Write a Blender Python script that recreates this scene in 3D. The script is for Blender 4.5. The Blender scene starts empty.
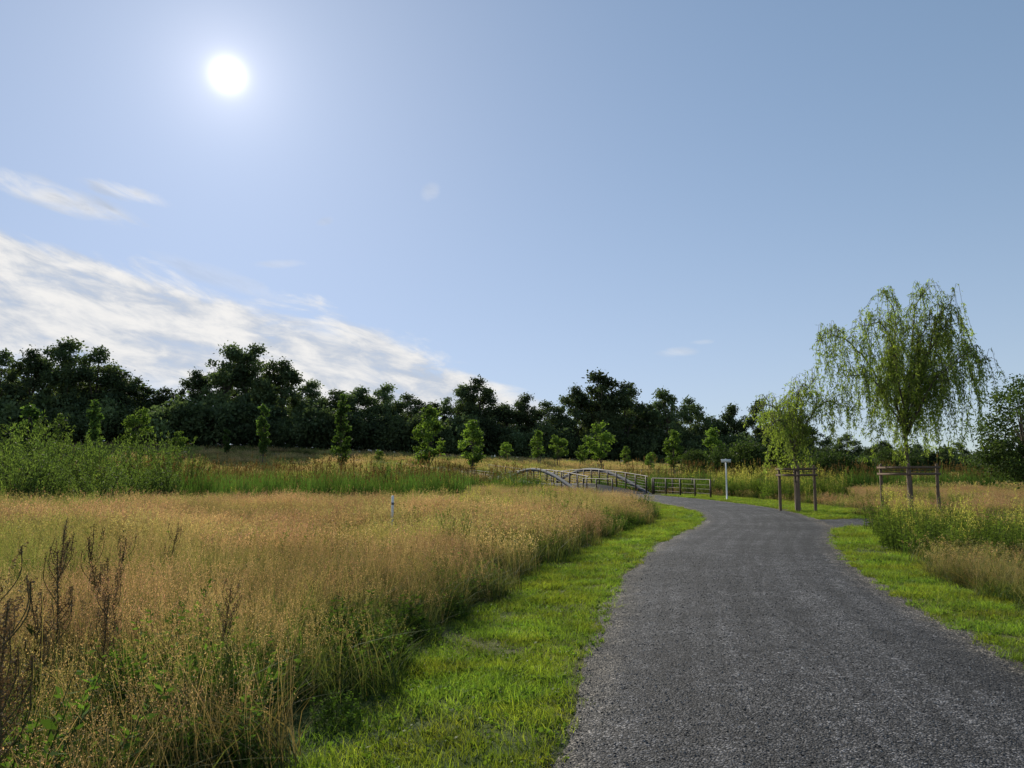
import bpy, math, numpy as np
from mathutils import Vector
rng=np.random.default_rng(7)
scene=bpy.context.scene
root=scene.collection
R=math.radians

# ------------------------------------------------------------------ helpers
def smooth(t):
    t=np.clip(t,0,1); return t*t*(3-2*t)
def pn(x,y,s=1.0,k=0):
    x=np.asarray(x)*s;y=np.asarray(y)*s
    return (np.sin(x*1.0+1.7*k+1.3*np.sin(y*.7+k))+np.sin(y*1.3+2.1*k+1.1*np.sin(x*.9+2*k))+np.sin((x+y)*2.1+k)*.5+np.sin((x-y)*3.3+3*k)*.35)/2.85
def ditch_y(x): return 57+.15*np.asarray(x)
def hgt(x,y):
    x=np.asarray(x,float);y=np.asarray(y,float)
    rise=smooth((y-58)/56)*np.clip(2.7-.045*x,.3,5.2)
    d=-1.2*np.exp(-((y-ditch_y(x))/3.6)**2)
    und=.10*pn(x,y,.09,3)*smooth((y-60)/20)
    return rise+d+und
def catmull(P,n=12):
    P=[np.array(p,float) for p in P]; P=[2*P[0]-P[1]]+P+[2*P[-1]-P[-2]]
    out=[]
    for i in range(1,len(P)-2):
        for k in range(n):
            t=k/n
            out.append(.5*((2*P[i])+(-P[i-1]+P[i+1])*t+(2*P[i-1]-5*P[i]+4*P[i+1]-P[i+2])*t*t+(-P[i-1]+3*P[i]-3*P[i+1]+P[i+2])*t**3))
    out.append(P[-2]); return np.array(out)
def pdist(x,y,poly):
    best=np.full(x.shape,1e9);side=np.zeros(x.shape)
    for a,b in zip(poly[:-1],poly[1:]):
        d=b-a;L=d@d
        t=np.clip(((x-a[0])*d[0]+(y-a[1])*d[1])/L,0,1)
        dx=x-(a[0]+t*d[0]);dy=y-(a[1]+t*d[1])
        dd=np.hypot(dx,dy);m=dd<best
        best=np.where(m,dd,best);side=np.where(m,np.sign(d[0]*dy-d[1]*dx),side)
    return best,side   # side +1 = left

class MB:
    def __init__(s): s.V=[];s.F=[];s.C=[];s.M=[];s.n=0
    def add(s,V,F,C,mat=0):
        V=np.asarray(V,float).reshape(-1,3);F=np.asarray(F,int).reshape(-1,4)
        C=np.asarray(C,float)
        if C.ndim==1: C=np.tile(C,(len(V),1))
        s.V.append(V);s.F.append(F+s.n);s.C.append(C);s.M.append(np.full(len(F),mat));s.n+=len(V)
    def mesh(s,name,mats,smoothf=False):
        V=np.concatenate(s.V);F=np.concatenate(s.F);C=np.concatenate(s.C);M=np.concatenate(s.M)
        me=bpy.data.meshes.new(name)
        me.vertices.add(len(V));me.vertices.foreach_set('co',V.astype('f').ravel())
        me.loops.add(F.size);me.loops.foreach_set('vertex_index',F.astype('i').ravel())
        me.polygons.add(len(F));me.polygons.foreach_set('loop_start',np.arange(0,F.size,4,dtype='i'))
        for m in mats: me.materials.append(m)
        me.polygons.foreach_set('material_index',M.astype('i'))
        if smoothf: me.polygons.foreach_set('use_smooth',np.ones(len(F),bool))
        a=me.color_attributes.new('Col','FLOAT_COLOR','POINT')
        a.data.foreach_set('color',np.hstack([np.clip(C,0,1),np.ones((len(C),1))]).astype('f').ravel())
        me.update(calc_edges=True);me.validate()
        return me
def obj(name,me,parent=None,loc=(0,0,0),rot=(0,0,0),scl=(1,1,1),link=True):
    o=bpy.data.objects.new(name,me);o.location=loc;o.rotation_euler=rot;o.scale=scl
    if parent: o.parent=parent
    if link: root.objects.link(o)
    return o
def empty(name,loc=(0,0,0)):
    e=bpy.data.objects.new(name,None);e.location=loc;e.empty_display_size=.3;root.objects.link(e);return e
def tube(mb,pts,rad,n=7,col=(.1,.08,.06),mat=0,cap=True):
    pts=np.asarray(pts,float);k=len(pts);rad=np.broadcast_to(np.asarray(rad,float),(k,))
    T=np.gradient(pts,axis=0);T/=np.linalg.norm(T,axis=1)[:,None]+1e-9
    ref=np.array([0,0,1.]) if abs(T[0][2])<.9 else np.array([1.,0,0])
    V=[]
    a=np.arange(n)/n*2*math.pi
    for i in range(k):
        u=np.cross(T[i],ref);u/=np.linalg.norm(u)+1e-9;v=np.cross(T[i],u)
        V.append(pts[i]+rad[i]*(np.cos(a)[:,None]*u+np.sin(a)[:,None]*v))
    V=np.concatenate(V);F=[]
    for i in range(k-1):
        for j in range(n):
            F.append((i*n+j,i*n+(j+1)%n,(i+1)*n+(j+1)%n,(i+1)*n+j))
    if cap and n==8:
        for b in (0,(k-1)*n):
            F+= [(b,b+1,b+2,b+3),(b,b+3,b+4,b+7),(b+4,b+5,b+6,b+7)]
    mb.add(V,F,col,mat)
def box(mb,c,s,rotz=0,col=(.5,.5,.5),mat=0):
    x,y,z=np.array(s)/2
    V=np.array([(-x,-y,-z),(x,-y,-z),(x,y,-z),(-x,y,-z),(-x,-y,z),(x,-y,z),(x,y,z),(-x,y,z)],float)
    ca,sa=math.cos(rotz),math.sin(rotz)
    V=np.stack([V[:,0]*ca-V[:,1]*sa,V[:,0]*sa+V[:,1]*ca,V[:,2]],1)+np.array(c)
    mb.add(V,[(0,3,2,1),(4,5,6,7),(0,1,5,4),(1,2,6,5),(2,3,7,6),(3,0,4,7)],col,mat)
def unit(v): return v/(np.linalg.norm(v,axis=-1,keepdims=True)+1e-9)
def leaves(mb,c,l,w,d,col,g,mat=0):
    n=len(c);l=np.broadcast_to(l,(n,))[:,None];w=np.broadcast_to(w,(n,))[:,None]
    d=unit(d);s=unit(np.cross(d,g.normal(size=(n,3))))
    V=np.stack([c-d*l/2,c+s*w/2-d*l*.05,c+d*l/2,c-s*w/2-d*l*.05],1).reshape(-1,3)
    col=np.asarray(col)
    if col.ndim==1: col=np.tile(col,(n,1))
    mb.add(V,np.arange(n*4).reshape(n,4),np.repeat(col,4,0),mat)

# ------------------------------------------------------------------ materials
def newmat(name):
    m=bpy.data.materials.new(name);m.use_nodes=True
    nt=m.node_tree;nt.nodes.clear()
    out=nt.nodes.new('ShaderNodeOutputMaterial')
    return m,nt,out
def leafmat(name,trans=.4,rough=.6,tint=(1.0,1.05,.55),vs=.35,amp=.35,patch=None,spec=.2,inst=.18):
    m,nt,out=newmat(name);N=nt.nodes;L=nt.links
    at=N.new('ShaderNodeAttribute');at.attribute_name='Col'
    ge=N.new('ShaderNodeNewGeometry')
    no=N.new('ShaderNodeTexNoise');no.inputs['Scale'].default_value=vs;no.inputs['Detail'].default_value=2
    L.new(ge.outputs['Position'],no.inputs['Vector'])
    mr=N.new('ShaderNodeMapRange');mr.inputs[1].default_value=.3;mr.inputs[2].default_value=.7
    mr.inputs[3].default_value=1-amp;mr.inputs[4].default_value=1+amp
    L.new(no.outputs['Fac'],mr.inputs[0])
    oi=N.new('ShaderNodeObjectInfo')
    mr2=N.new('ShaderNodeMapRange');mr2.inputs[3].default_value=1-inst;mr2.inputs[4].default_value=1+inst*1.2
    L.new(oi.outputs['Random'],mr2.inputs[0])
    mu=N.new('ShaderNodeMath');mu.operation='MULTIPLY';L.new(mr.outputs[0],mu.inputs[0]);L.new(mr2.outputs[0],mu.inputs[1])
    sc=N.new('ShaderNodeVectorMath');sc.operation='SCALE';L.new(at.outputs['Color'],sc.inputs[0]);L.new(mu.outputs[0],sc.inputs['Scale'])
    base=sc.outputs[0]
    if patch:
        n2=N.new('ShaderNodeTexNoise');n2.inputs['Scale'].default_value=patch[1];n2.inputs['Detail'].default_value=3
        mp=N.new('ShaderNodeMapping');mp.inputs['Scale'].default_value=(1,1.6,0);L.new(ge.outputs['Position'],mp.inputs[0])
        L.new(mp.outputs[0],n2.inputs['Vector'])
        r=N.new('ShaderNodeMapRange');r.inputs[1].default_value=patch[2];r.inputs[2].default_value=patch[3]
        L.new(n2.outputs['Fac'],r.inputs[0])
        vm=N.new('ShaderNodeVectorMath');vm.operation='MULTIPLY';L.new(base,vm.inputs[0]);vm.inputs[1].default_value=patch[0]
        mx=N.new('ShaderNodeMix');mx.data_type='RGBA'
        L.new(r.outputs[0],mx.inputs[0]);L.new(base,mx.inputs[6]);L.new(vm.outputs[0],mx.inputs[7]);base=mx.outputs[2]
    p=N.new('ShaderNodeBsdfPrincipled');p.inputs['Roughness'].default_value=rough
    p.inputs['Specular IOR Level'].default_value=spec
    L.new(base,p.inputs['Base Color'])
    if trans<=0:
        L.new(p.outputs[0],out.inputs[0]);return m
    t=N.new('ShaderNodeBsdfTranslucent')
    tm=N.new('ShaderNodeVectorMath');tm.operation='MULTIPLY';L.new(base,tm.inputs[0]);tm.inputs[1].default_value=[c*1.5 for c in tint]
    L.new(tm.outputs[0],t.inputs['Color'])
    mx=N.new('ShaderNodeMixShader');mx.inputs[0].default_value=trans
    L.new(p.outputs[0],mx.inputs[1]);L.new(t.outputs[0],mx.inputs[2]);L.new(mx.outputs[0],out.inputs[0])
    return m
def solidmat(name,col,rough=.7,metal=0,nscale=20,amp=.3,bump=.2,stretch=(1,1,1),spec=.5):
    m,nt,out=newmat(name);N=nt.nodes;L=nt.links
    tc=N.new('ShaderNodeTexCoord');mp=N.new('ShaderNodeMapping');mp.inputs['Scale'].default_value=stretch
    L.new(tc.outputs['Object'],mp.inputs[0])
    no=N.new('ShaderNodeTexNoise');no.inputs['Scale'].default_value=nscale;no.inputs['Detail'].default_value=5
    L.new(mp.outputs[0],no.inputs['Vector'])
    mr=N.new('ShaderNodeMapRange');mr.inputs[1].default_value=.3;mr.inputs[2].default_value=.7;mr.inputs[3].default_value=1-amp;mr.inputs[4].default_value=1+amp
    L.new(no.outputs[0],mr.inputs[0])
    sc=N.new('ShaderNodeVectorMath');sc.operation='SCALE';sc.inputs[0].default_value=col;L.new(mr.outputs[0],sc.inputs['Scale'])
    p=N.new('ShaderNodeBsdfPrincipled');p.inputs['Roughness'].default_value=rough;p.inputs['Metallic'].default_value=metal;p.inputs['Specular IOR Level'].default_value=spec
    L.new(sc.outputs[0],p.inputs['Base Color'])
    b=N.new('ShaderNodeBump');b.inputs['Strength'].default_value=bump;b.inputs['Distance'].default_value=.01
    L.new(no.outputs[0],b.inputs['Height']);L.new(b.outputs[0],p.inputs['Normal'])
    L.new(p.outputs[0],out.inputs[0]);return m
M_mead=leafmat('meadow_grass_mat',.42,.7,(1.1,.95,.62),.5,.30,patch=((.62,.98,.52),.17,.44,.60))
M_meadR=leafmat('dry_grass_mat',.42,.7,(1.1,.92,.6),.5,.25,patch=((.62,.98,.55),.35,.48,.62))
M_lawn=leafmat('mown_grass_mat',.5,.6,(1.0,1.1,.45),1.2,.32,patch=((1.12,.92,.8),.9,.42,.6))
M_weed=leafmat('weed_leaf_mat',.42,.8,(1.0,1.1,.45),.6,.3,spec=.06)
M_tree=leafmat('tree_foliage_mat',.34,.7,(1.0,1.1,.6),.14,.4,inst=.38,spec=.1)
M_young=leafmat('young_foliage_mat',.48,.65,(1.0,1.1,.5),.5,.25,spec=.12)
M_bark=solidmat('bark_mat',(.09,.07,.05),.9,0,14,.4,.8,(1,1,.25))
M_wood=solidmat('weathered_wood_mat',(.15,.10,.065),.85,0,18,.35,.6,(3,3,.3))
M_rust=solidmat('dark_brown_steel_mat',(.05,.035,.028),.6,.2,20,.3,.1)
M_steel=solidmat('galvanised_steel_mat',(.085,.10,.125),.8,.0,25,.15,.1,spec=.2)
M_white=solidmat('white_paint_mat',(.78,.78,.76),.45,0,30,.08,.05)
M_strap=solidmat('black_strap_mat',(.03,.03,.03),.7,0,30,.2,.1)
M_deck=solidmat('deck_plank_mat',(.13,.12,.105),.85,0,10,.35,.4,(1,6,1))
M_dock=leafmat('dock_seed_mat',.15,.8,(1.1,.8,.5),2,.3,spec=.05)

# ------------------------------------------------------------------ paths
main=catmull([(.8,-8),(1.35,0),(1.8,3),(2.28,5.5),(2.97,8.8),(3.85,12.6),(5.4,17.3),(7.3,21.8),(8.5,26),(9.2,30.5),(9.2,35),(8.6,41),(7.0,48.4)],14)
branch=catmull([(7.0,20.8),(10.0,23.4),(14.5,24.4),(22,24.7),(42,23),(80,20)],14)
farp=catmull([(1.0,68.6),(-.5,73),(-5,82),(-13,91),(-26,99),(-45,104)],12)
HW=1.90
def pathmat():
    m,nt,out=newmat('gravel_path_mat');N=nt.nodes;L=nt.links
    ge=N.new('ShaderNodeNewGeometry');uv=N.new('ShaderNodeUVMap')
    def noise(s,d=4,vec=ge.outputs['Position'],r=.5):
        n=N.new('ShaderNodeTexNoise');n.inputs['Scale'].default_value=s;n.inputs['Detail'].default_value=d;n.inputs['Roughness'].default_value=r
        L.new(vec,n.inputs['Vector']);return n.outputs['Fac']
    def mr(v,a,b,c,d):
        n=N.new('ShaderNodeMapRange');L.new(v,n.inputs[0])
        for i,q in enumerate((a,b,c,d)): n.inputs[i+1].default_value=q
        return n.outputs[0]
    def ma(op,a,b):
        n=N.new('ShaderNodeMath');n.operation=op
        for i,q in enumerate((a,b)):
            if isinstance(q,(int,float)): n.inputs[i].default_value=q
            else: L.new(q,n.inputs[i])
        return n.outputs[0]
    vo=N.new('ShaderNodeTexVoronoi');vo.inputs['Scale'].default_value=72;L.new(ge.outputs['Position'],vo.inputs['Vector'])
    sx=N.new('ShaderNodeSeparateColor');L.new(vo.outputs['Color'],sx.inputs[0])
    cell=mr(ma('POWER',sx.outputs[0],3.6),0,1,.45,4.2)
    crack=mr(vo.outputs['Distance'],.25,.8,1.0,.35)
    big=mr(noise(.55,4),.35,.65,.70,1.4)
    mid=mr(noise(4,5),.35,.65,.72,1.3)
    spk=mr(noise(20,4,r=.75),.4,.66,.62,1.65)
    mp=N.new('ShaderNodeMapping');mp.inputs['Scale'].default_value=(4,.09,1);L.new(uv.outputs[0],mp.inputs[0])
    tr=mr(noise(1.0,3,mp.outputs[0],.6),.40,.70,.80,1.55)
    v=ma('MULTIPLY',cell,crack);v=ma('MULTIPLY',v,big);v=ma('MULTIPLY',v,mid);v=ma('MULTIPLY',v,tr);v=ma('MULTIPLY',v,spk)
    su=N.new('ShaderNodeSeparateXYZ');L.new(uv.outputs[0],su.inputs[0])
    def track(off,amp,seed,wd,st):
        cb_=N.new('ShaderNodeCombineXYZ');cb_.inputs[0].default_value=seed;L.new(ma('MULTIPLY',su.outputs[1],.16),cb_.inputs[1])
        w=ma('ADD',ma('MULTIPLY',ma('SUBTRACT',noise(1.,1,cb_.outputs[0]),.5),amp),off)
        a=ma('ABSOLUTE',ma('SUBTRACT',su.outputs[0],w),0)
        return ma('MULTIPLY',mr(a,0,wd,1,0),ma('MULTIPLY',mr(noise(2.6,4),.40,.62,0,st),mr(noise(35,2),.4,.6,.3,1.)))
    v=ma('ADD',v,track(-.15,1.6,2.,.035,1.3));v=ma('ADD',v,track(.35,1.9,7.,.03,1.1));v=ma('ADD',v,track(-.8,1.2,13.,.05,.7))
    edge=mr(ma('ADD',ma('ABSOLUTE',su.outputs[0],0),ma('MULTIPLY',noise(3.,4),.6)),1.75,2.2,0,1)
    v=ma('MULTIPLY',v,mr(edge,0,1,1,1.25))
    cm=N.new('ShaderNodeMix');cm.data_type='RGBA';cm.inputs[6].default_value=(.053,.052,.053,1);cm.inputs[7].default_value=(.10,.084,.062,1);L.new(edge,cm.inputs[0])
    c=N.new('ShaderNodeVectorMath');c.operation='SCALE';L.new(cm.outputs[2],c.inputs[0]);L.new(v,c.inputs['Scale'])
    p=N.new('ShaderNodeBsdfPrincipled');L.new(c.outputs[0],p.inputs['Base Color'])
    p.inputs['Roughness'].default_value=.75;p.inputs['Specular IOR Level'].default_value=.26
    b=N.new('ShaderNodeBump');b.inputs['Strength'].default_value=1.0;b.inputs['Distance'].default_value=.012
    h=ma('ADD',ma('MULTIPLY',vo.outputs['Distance'],-1.0),ma('MULTIPLY',noise(3,5),2.5));h=ma('ADD',h,ma('MULTIPLY',noise(20,4,r=.75),1.5))
    L.new(h,b.inputs['Height']);L.new(b.outputs[0],p.inputs['Normal'])
    L.new(p.outputs[0],out.inputs[0]);return m
M_path=pathmat()
def ribbon(name,poly,hw,z0,mat,seed,hf=True,cols=15):
    d=np.r_[0,np.cumsum(np.hypot(*np.diff(poly,axis=0).T))]
    n=int(d[-1]/.12) if d[-1]<75 else int(d[-1]/.3)
    s=np.linspace(0,d[-1],n);x=np.interp(s,d,poly[:,0]);y=np.interp(s,d,poly[:,1])
    tx=np.gradient(x);ty=np.gradient(y);l=np.hypot(tx,ty);nx,ny=-ty/l,tx/l
    V=[];U=[]
    g=np.random.default_rng(seed)
    def rag():
        r=g.normal(size=n);return np.convolve(r,np.ones(5)/5,'same')*.05+np.convolve(g.normal(size=n),np.ones(21)/21,'same')*.22
    rl,rr=rag(),rag()
    for j in range(cols):
        q=j/(cols-1)*2-1
        off=q*hw+np.where(abs(q)==1,np.where(q>0,rl,rr),0)
        X=x+nx*off;Y=y+ny*off
        Z=hgt(X,Y)+z0+.03*(1-q*q)*(1 if z0>.009 else 0)
        V.append(np.stack([X,Y,Z],1));U.append(np.stack([off,s],1))
    V=np.stack(V,1).reshape(-1,3);U=np.stack(U,1).reshape(-1,2)
    i,j=np.meshgrid(np.arange(n-1),np.arange(cols-1),indexing='ij')
    a=(i*cols+j).ravel();F=np.stack([a,a+cols,a+cols+1,a+1],1)[:,::-1]
    mb=MB();mb.add(V,F,(.1,.1,.1));me=mb.mesh(name,[mat],True)
    uvl=me.uv_layers.new(name='UVMap');lv=np.zeros(len(me.loops),'i');me.loops.foreach_get('vertex_index',lv)
    uvl.data.foreach_set('uv',U[lv].astype('f').ravel())
    o=obj(name,me);return o
ribbon('gravel_path',main,HW,.012,M_path,1)
ribbon('side_path',branch,1.35,.006,M_path,2)
ribbon('distant_path',farp,1.5,.06,M_path,3)

# ------------------------------------------------------------------ ground
def groundmat():
    m,nt,out=newmat('ground_mat');N=nt.nodes;L=nt.links
    ge=N.new('ShaderNodeNewGeometry')
    def noise(s,d=4):
        n=N.new('ShaderNodeTexNoise');n.inputs['Scale'].default_value=s;n.inputs['Detail'].default_value=d
        L.new(ge.outputs['Position'],n.inputs['Vector']);return n.outputs['Fac']
    r=N.new('ShaderNodeValToRGB');L.new(noise(.12,5),r.inputs[0])
    e=r.color_ramp.elements;e[0].position=.42;e[0].color=(.05,.08,.02,1);e[1].position=.62;e[1].color=(.14,.12,.05,1)
    r2=N.new('ShaderNodeMapRange');r2.inputs[1].default_value=.3;r2.inputs[2].default_value=.7;r2.inputs[3].default_value=.5;r2.inputs[4].default_value=1.3
    L.new(noise(7,6),r2.inputs[0])
    c=N.new('ShaderNodeVectorMath');c.operation='SCALE';L.new(r.outputs[0],c.inputs[0]);L.new(r2.outputs[0],c.inputs['Scale'])
    p=N.new('ShaderNodeBsdfPrincipled');p.inputs['Roughness'].default_value=.95;p.inputs['Specular IOR Level'].default_value=.1;L.new(c.outputs[0],p.inputs['Base Color'])
    b=N.new('ShaderNodeBump');b.inputs['Distance'].default_value=.05;b.inputs['Strength'].default_value=.7;L.new(noise(12,6),b.inputs['Height']);L.new(b.outputs[0],p.inputs['Normal'])
    L.new(p.outputs[0],out.inputs[0]);return m
gx=np.r_[-np.geomspace(120,1800,14)[::-1],np.arange(-118,119,2.),np.geomspace(120,1800,14)]
gy=np.r_[-np.geomspace(40,800,8)[::-1],np.arange(-38,130,1.),np.geomspace(130,1800,16)]
GX,GY=np.meshgrid(gx,gy,indexing='ij');nX,nY=GX.shape
i,j=np.meshgrid(np.arange(nX-1),np.arange(nY-1),indexing='ij');a=(i*nY+j).ravel()
mb=MB();mb.add(np.stack([GX,GY,hgt(GX,GY)],-1).reshape(-1,3),np.stack([a,a+nY,a+nY+1,a+1],1),(.1,.1,.1))
obj('ground',mb.mesh('ground',[groundmat()],True))
m,nt,out=newmat('ditch_water_mat');p=nt.nodes.new('ShaderNodeBsdfPrincipled');p.inputs['Base Color'].default_value=(.02,.025,.015,1);p.inputs['Roughness'].default_value=.08
no=nt.nodes.new('ShaderNodeTexNoise');no.inputs['Scale'].default_value=6;bb=nt.nodes.new('ShaderNodeBump');bb.inputs['Strength'].default_value=.15
nt.links.new(no.outputs[0],bb.inputs['Height']);nt.links.new(bb.outputs[0],p.inputs['Normal']);nt.links.new(p.outputs[0],out.inputs[0])
xs=np.linspace(-110,90,60);mb=MB()
V=np.concatenate([np.stack([xs,ditch_y(xs)-2.9,np.full(60,-.72)],1),np.stack([xs,ditch_y(xs)+2.9,np.full(60,-.72)],1)])
k=np.arange(59);mb.add(V,np.stack([k,k+1,k+61,k+60],1),(0,0,0));obj('ditch_water',mb.mesh('ditch_water',[m]))

# ------------------------------------------------------------------ clump sources
def blades(mb,g,n,Rd,h,hv,w,bend,cb,ct,stem=0.,sc=(.4,.3,.16),seg=3,sq=12,pl=.2,ps=.012,psw=.004,pspread=.012,cv=.2,hm=None):
    a=g.uniform(0,6.283,n);r=Rd*np.sqrt(g.uniform(0,1,n))
    B=np.stack([r*np.cos(a),r*np.sin(a),np.zeros(n)],1)
    H=h*np.clip(1+hv*g.normal(size=n),.35,1.7)
    if hm: H=H*(1+hm[0]*np.sin(B[:,0]*hm[1]+hm[2])*np.sin(B[:,1]*hm[1]+hm[2]*2))
    ns=int(stem*n);isS=np.arange(n)<ns
    H=np.where(isS,H*1.3,H)
    b=bend*g.uniform(.15,1,n)*np.where(isS,.45,1)
    d=g.uniform(0,6.283,n);D=np.stack([np.cos(d),np.sin(d),np.zeros(n)],1)
    t=np.linspace(0,1,seg+1)
    P=B[:,None,:]+D[:,None,:]*(b*H)[:,None,None]*(t**2)[None,:,None]
    P[:,:,2]=H[:,None]*(t[None]-.35*(b[:,None])*t[None]**2)-.02
    s=g.uniform(0,6.283,n);S=np.stack([np.cos(s),np.sin(s),np.zeros(n)],1)
    W=w*g.uniform(.6,1.3,n)*np.where(isS,.4,1)
    wt=np.where(isS[:,None],1,(1-t[None]**1.5)*.95+.05)*W[:,None]/2
    V=np.stack([P-S[:,None]*wt[:,:,None],P+S[:,None]*wt[:,:,None]],2).reshape(-1,3)
    k=(seg+1)*2
    f=np.array([(2*q,2*q+1,2*q+3,2*q+2) for q in range(seg)])
    F=(np.arange(n)[:,None,None]*k+f[None]).reshape(-1,4)
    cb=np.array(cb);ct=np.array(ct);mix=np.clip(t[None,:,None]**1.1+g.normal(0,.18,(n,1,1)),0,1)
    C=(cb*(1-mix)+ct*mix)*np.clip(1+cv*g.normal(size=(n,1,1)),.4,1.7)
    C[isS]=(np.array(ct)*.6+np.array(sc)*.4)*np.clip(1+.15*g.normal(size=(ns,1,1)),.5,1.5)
    mb.add(V,F,np.repeat(C,2,axis=1).reshape(-1,3))
    if ns and sq:
        tt=1-pl*g.uniform(0,1,(ns,sq))**.9+.02
        top=B[:ns,None]+D[:ns,None]*((b*H)[:ns,None]*tt**2)[:,:,None]
        top[:,:,2]=H[:ns,None]*(tt-.35*b[:ns,None]*tt**2)
        wid=pspread*(.3+2.5*(1-tt)/pl)
        top+=g.normal(size=top.shape)*wid[:,:,None]*np.array([1,1,.4])
        c=top.reshape(-1,3);m_=len(c)
        dd=g.normal(size=(m_,3))*.5+np.array([0,0,1])
        colr=np.array(sc)*np.clip(1+.25*g.normal(size=(m_,1)),.5,1.6)
        leaves(mb,c,ps*g.uniform(.6,1.4,m_),psw*g.uniform(.7,1.3,m_),dd,colr,g)
GRN=(.035,.065,.016)
def leafy(mb,g,ns,Rd,h,ll,lw,nl,cb,ct,spread=.25,stemcol=(.06,.08,.03),sw=.006):
    for q in range(ns):
        a=g.uniform(0,6.283);r=Rd*math.sqrt(g.uniform());H=h*g.uniform(.6,1.15)
        p0=np.array([r*math.cos(a),r*math.sin(a),0]);dr=np.array([math.cos(a),math.sin(a),0])*spread*H*g.uniform(.2,1)
        t=np.linspace(0,1,5)[:,None];P=p0+dr*t**1.6+np.array([0,0,1])*H*t
        tube(mb,P,np.linspace(sw,sw*.3,5),3,stemcol,0,False)
        n=nl;u=g.uniform(.12,1,n)[:,None]
        c=p0+dr*u**1.6+np.array([0,0,1])*H*u
        d=g.normal(size=(n,3))*np.array([1,1,.25])+np.array([0,0,.35]);d=unit(d)
        L=ll*g.uniform(.5,1.2,n)*(1.15-.6*u[:,0])
        c=c+d*L[:,None]*.55
        col=(np.array(cb)*(1-u)+np.array(ct)*u)*np.clip(1+.2*g.normal(size=(n,1)),.5,1.6)
        leaves(mb,c,L,L*lw,d,col,g)
def coll(name,mbs,mat):
    c=bpy.data.collections.new(name)
    for q,mb in enumerate(mbs):
        o=bpy.data.objects.new(f'{name}_{q:02d}',mb.mesh(f'{name}_{q:02d}',[mat]));c.objects.link(o)
    return c
def instancer(name,pts,rot,scl,idx,col):
    me=bpy.data.meshes.new(name);n=len(pts)
    me.vertices.add(n);me.vertices.foreach_set('co',pts.astype('f').ravel())
    a=me.attributes.new('rot','FLOAT_VECTOR','POINT');a.data.foreach_set('vector',rot.astype('f').ravel())
    a=me.attributes.new('scl','FLOAT_VECTOR','POINT');a.data.foreach_set('vector',scl.astype('f').ravel())
    a=me.attributes.new('idx','INT','POINT');a.data.foreach_set('value',idx.astype('i'))
    o=obj(name,me)
    ng=bpy.data.node_groups.new(name+'_nodes','GeometryNodeTree')
    ng.interface.new_socket('Geometry',in_out='INPUT',socket_type='NodeSocketGeometry')
    ng.interface.new_socket('Geometry',in_out='OUTPUT',socket_type='NodeSocketGeometry')
    N=ng.nodes;L=ng.links
    gi=N.new('NodeGroupInput');go=N.new('NodeGroupOutput');ip=N.new('GeometryNodeInstanceOnPoints')
    ci=N.new('GeometryNodeCollectionInfo');ci.inputs['Collection'].default_value=col
    ci.inputs['Separate Children'].default_value=True;ci.inputs['Reset Children'].default_value=True
    def na(nm,t):
        x=N.new('GeometryNodeInputNamedAttribute');x.data_type=t;x.inputs['Name'].default_value=nm;return x.outputs['Attribute']
    L.new(gi.outputs[0],ip.inputs['Points']);L.new(ci.outputs[0],ip.inputs['Instance'])
    ip.inputs['Pick Instance'].default_value=True
    L.new(na('idx','INT'),ip.inputs['Instance Index'])
    er=N.new('FunctionNodeEulerToRotation');L.new(na('rot','FLOAT_VECTOR'),er.inputs[0]);L.new(er.outputs[0],ip.inputs['Rotation'])
    L.new(na('scl','FLOAT_VECTOR'),ip.inputs['Scale']);L.new(ip.outputs[0],go.inputs[0])
    md=o.modifiers.new('scatter','NODES');md.node_group=ng
    print(name,n);return o
def scatter(x0,x1,y0,y1,dens,mask,g):
    n=int((x1-x0)*(y1-y0)*dens)
    x=g.uniform(x0,x1,n);y=g.uniform(y0,y1,n)
    k=(np.abs(x)<.86*y+3.0);x,y=x[k],y[k]
    k=mask(x,y);return x[k],y[k]
def make(name,xy,col,nv,g,s0=.8,s1=1.25,tilt=.12,sx=None,idx=None,sz=None):
    x,y=xy;n=len(x);z=hgt(x,y)
    rot=np.stack([g.normal(0,tilt,n),g.normal(0,tilt,n),g.uniform(0,6.283,n)],1)
    s=g.uniform(s0,s1,n);
    if sx is not None: s=s*sx
    zz=s*g.uniform(.85,1.15,n)*(1 if sz is None else sz)
    scl=np.stack([s,s,zz],1)
    if idx is None: idx=g.integers(0,nv,n)
    return instancer(name,np.stack([x,y,z],1),rot,scl,idx,col)

def zones(x,y):
    d,s=pdist(x,y,main);db,_=pdist(x,y,branch);df,_=pdist(x,y,farp)
    return d,s,db,df
def lawnw(x,y,s):
    wl=1.45+.18*pn(x,y,1.1,1);wr=1.15+.15*pn(x,y,1.3,2)+smooth((y-25)/4)*1.8
    return np.where(s>0,wl,wr)
def islawn(x,y,e=0.):
    d,s,db,df=zones(x,y)
    L=((d<HW+lawnw(x,y,s))|(db<1.3+.9))&(y<47.5)
    return L&(d>HW-.02+e)&(db>1.30+e)
def ismeadow(x,y,gap=0.):
    d,s,db,df=zones(x,y)
    return (d>HW+lawnw(x,y,s)+gap)&(db>2.15+gap*.5)&(df>1.6+gap*.5)&~((np.abs(y-ditch_y(x))<3.6)&(y>40))&~((np.abs((x-4)*.958+(y-58.5)*.287)<3.0)&(y>46)&(y<71))
g=np.random.default_rng(11)
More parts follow.
